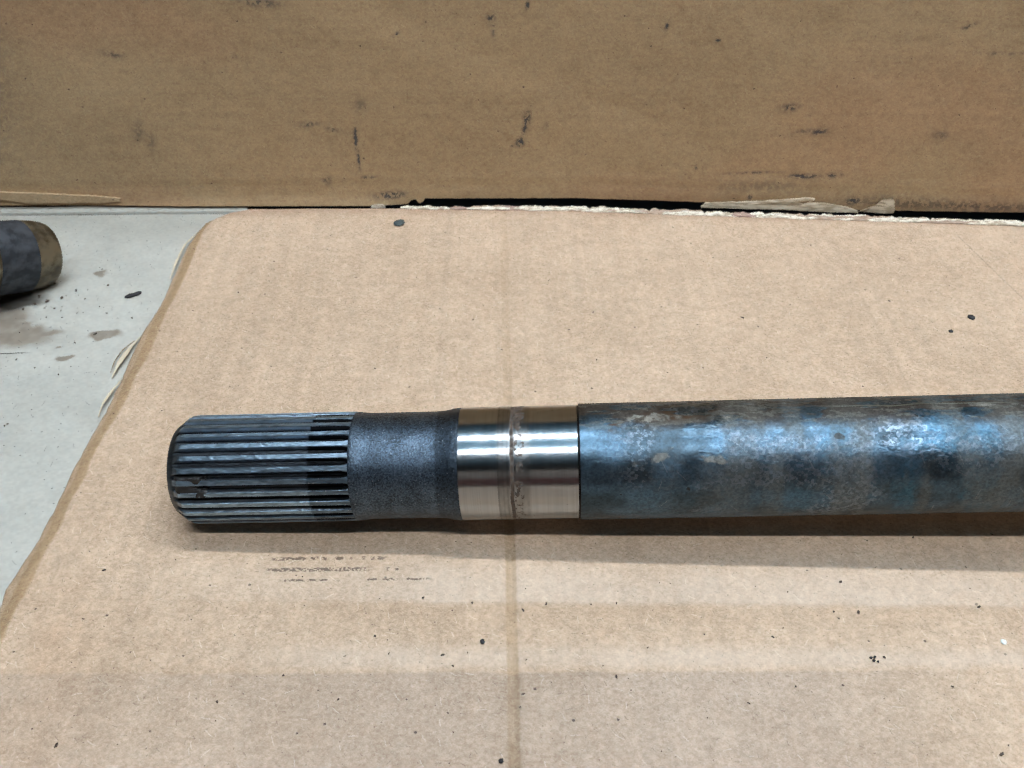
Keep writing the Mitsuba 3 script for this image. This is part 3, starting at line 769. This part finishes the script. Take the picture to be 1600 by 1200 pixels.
# ------------------------------------------------------------------ the older shaft at the left edge
OA, OE = math.radians(51.5), math.radians(-20.1)              # it points away from the viewer, its far end propped on a flange out of view
OD = np.array([math.cos(OA) * math.cos(OE), math.sin(OA) * math.cos(OE), math.sin(OE)])
OUp = np.array([0, 0, 1.0]) - OD * OD[2]
OUp /= np.linalg.norm(OUp)
OF = np.cross(OD, OUp)
OO = np.array([-205.14, 371.2, 10.5]) * MM
old = (OO, OD, OUp, OF)
lab('old_shaft_end', 'rounded end of an old grimy shaft on the grey paper at the left edge', 'shaft')
add('old_shaft_end__shaft_body', lathe([(-160, 15.4), (-60, 15.5), (-17.6, 15.5), (-17.0, 15.1), (-16.6, 15.1)], 160, 0.12, axis=old, cap0=True), 'old_worn_steel', smooth=35)
add('old_shaft_end__dark_band', lathe([(-16.6, 15.1), (-16.2, 15.55), (-10, 15.55), (-4, 15.5), (-0.3, 15.4), (0, 15.2)], 160, 0.10, seed=3, axis=old), 'old_steel', smooth=35)
labels['old_shaft_end__dark_band'] = {'label': 'slate grey band round the shaft near its end'}
add('old_shaft_end__worn_tip', lathe([(0, 15.15), (3, 15.05), (6, 14.7), (9, 14.0), (10.4, 13.4), (11.2, 12.6), (11.6, 11.5), (11.7, 9.0)], 160, 0.12, seed=6, axis=old, cap1=True), 'old_worn_steel', smooth=35)
labels['old_shaft_end__worn_tip'] = {'label': 'worn brownish tip of the old shaft'}
add('old_shaft_end__flange', lathe([(-166, 4), (-166, 58), (-165, 59.5), (-157, 59.5), (-156, 58), (-156, 15.3)], 120, axis=old, cap0=True), 'old_worn_steel', smooth=35)


# ------------------------------------------------------------------ crumbs and flecks
def crumb(x, y, z, sx, sy, sz, rot=0.0, seed=0, sub=2):
    m = trimesh.creation.icosphere(sub, 1.0)
    v = m.vertices
    v = v * (0.72 + 0.56 * meshkit.fbm(v * 1.3 + seed * 5.1, 3, seed))[:, None]
    c, s = math.cos(rot), math.sin(rot)
    v = v * [sx, sy, sz]
    v = np.stack([v[:, 0] * c - v[:, 1] * s, v[:, 0] * s + v[:, 1] * c, v[:, 2]], -1) + [x, y, z + sz * 0.55]
    m.vertices = v * MM
    return m


def one(key, mesh, m, label, c, smooth=35):
    add(key, mesh, m, smooth=smooth)
    lab(key, label, c)


one('slate_pellet', crumb(-46.5, 415.0, 0.0, 2.6, 2.5, 1.0, 0.2, 3, 3), 'pellet_slate', 'flat oval slate grey pellet near the back edge of the cardboard', 'pellet')
one('black_chip', cat([crumb(-158.4, 361.3, PZ, 3.0, 1.25, .8, .55, 4, 1), crumb(-156.2, 362.7, PZ, 1.7, 1.3, .7, .9, 8, 1)]), 'crumb_black', 'elongated black chip on the grey paper between old shaft and cardboard', 'chip', False)
one('black_crumb', crumb(194.9, 333.1, 0, 1.3, 1.5, .8, .4, 6), 'crumb_black', 'round black crumb on the cardboard above the right end of the bar', 'crumb')
one('black_crumb_001', crumb(-5.5, 175.1, 0, .7, .78, .5, .2, 9), 'crumb_black', 'round black crumb just left of the vertical crease, in front of the shaft', 'crumb')
one('black_crumb_002', crumb(-0.5, 138.0, 0, .65, .65, .5, .2, 10), 'crumb_black', 'black crumb at the bottom edge of the picture on the crease', 'crumb')
one('dark_grit', cat([crumb(103.8, 167.9, 0, .42, .38, .3, .2, 11), crumb(104.9, 168.0, 0, .48, .38, .3, .9, 12), crumb(104.3, 166.9, 0, .4, .42, .3, .2, 13), crumb(105.4, 166.6, 0, .3, .34, .25, .2, 14)]), 'crumb_black', 'tight cluster of dark grit on the cardboard at lower right', 'grit')
one('white_fleck', crumb(143.3, 172.6, 0, .8, .9, .25, .2, 15), 'fleck_white', 'small white fleck on the cardboard near the right edge of the picture', 'fleck')
one('black_crumb_003', crumb(183.0, 323.6, 0, .9, .9, .6, .2, 16), 'crumb_black', 'smaller black crumb a little left of the round one above the bar', 'crumb')

loose = []
for k in range(150):
    x, y = rng.uniform(-125, 225), rng.uniform(136, 412)
    if rng.random() < 0.45:
        y = rng.uniform(136, 205)
    if x < -140 + 4:
        continue
    s = 0.13 + 0.30 * rng.random() ** 3
    loose.append(crumb(x, y, 0.02, s * rng.uniform(.8, 2.6), s, s * 0.5, rng.uniform(0, 3), k % 7, 1))
for k in range(38):
    x = rng.normal(-186, 14)
    y = rng.normal(362, 12)
    if x > -148 or y > 425:
        continue
    s = 0.15 + 0.42 * rng.random() ** 2.6
    loose.append(crumb(x, y, PZ + 0.2, s * rng.uniform(.8, 2.2), s, s * 0.6, rng.uniform(0, 3), k % 7, 1))
for k in range(30):
    loose.append(crumb(rng.uniform(-235, -155), rng.uniform(230, 350), PZ + 0.2, rng.uniform(.2, .5), rng.uniform(.2, .4), .2, rng.uniform(0, 3), k % 7, 1))
add('loose_dirt', cat(loose), 'dirt_brown', smooth=True)
lab('loose_dirt', 'tiny dark dirt specks scattered over the cardboard and paper', 'dirt', kind='stuff')
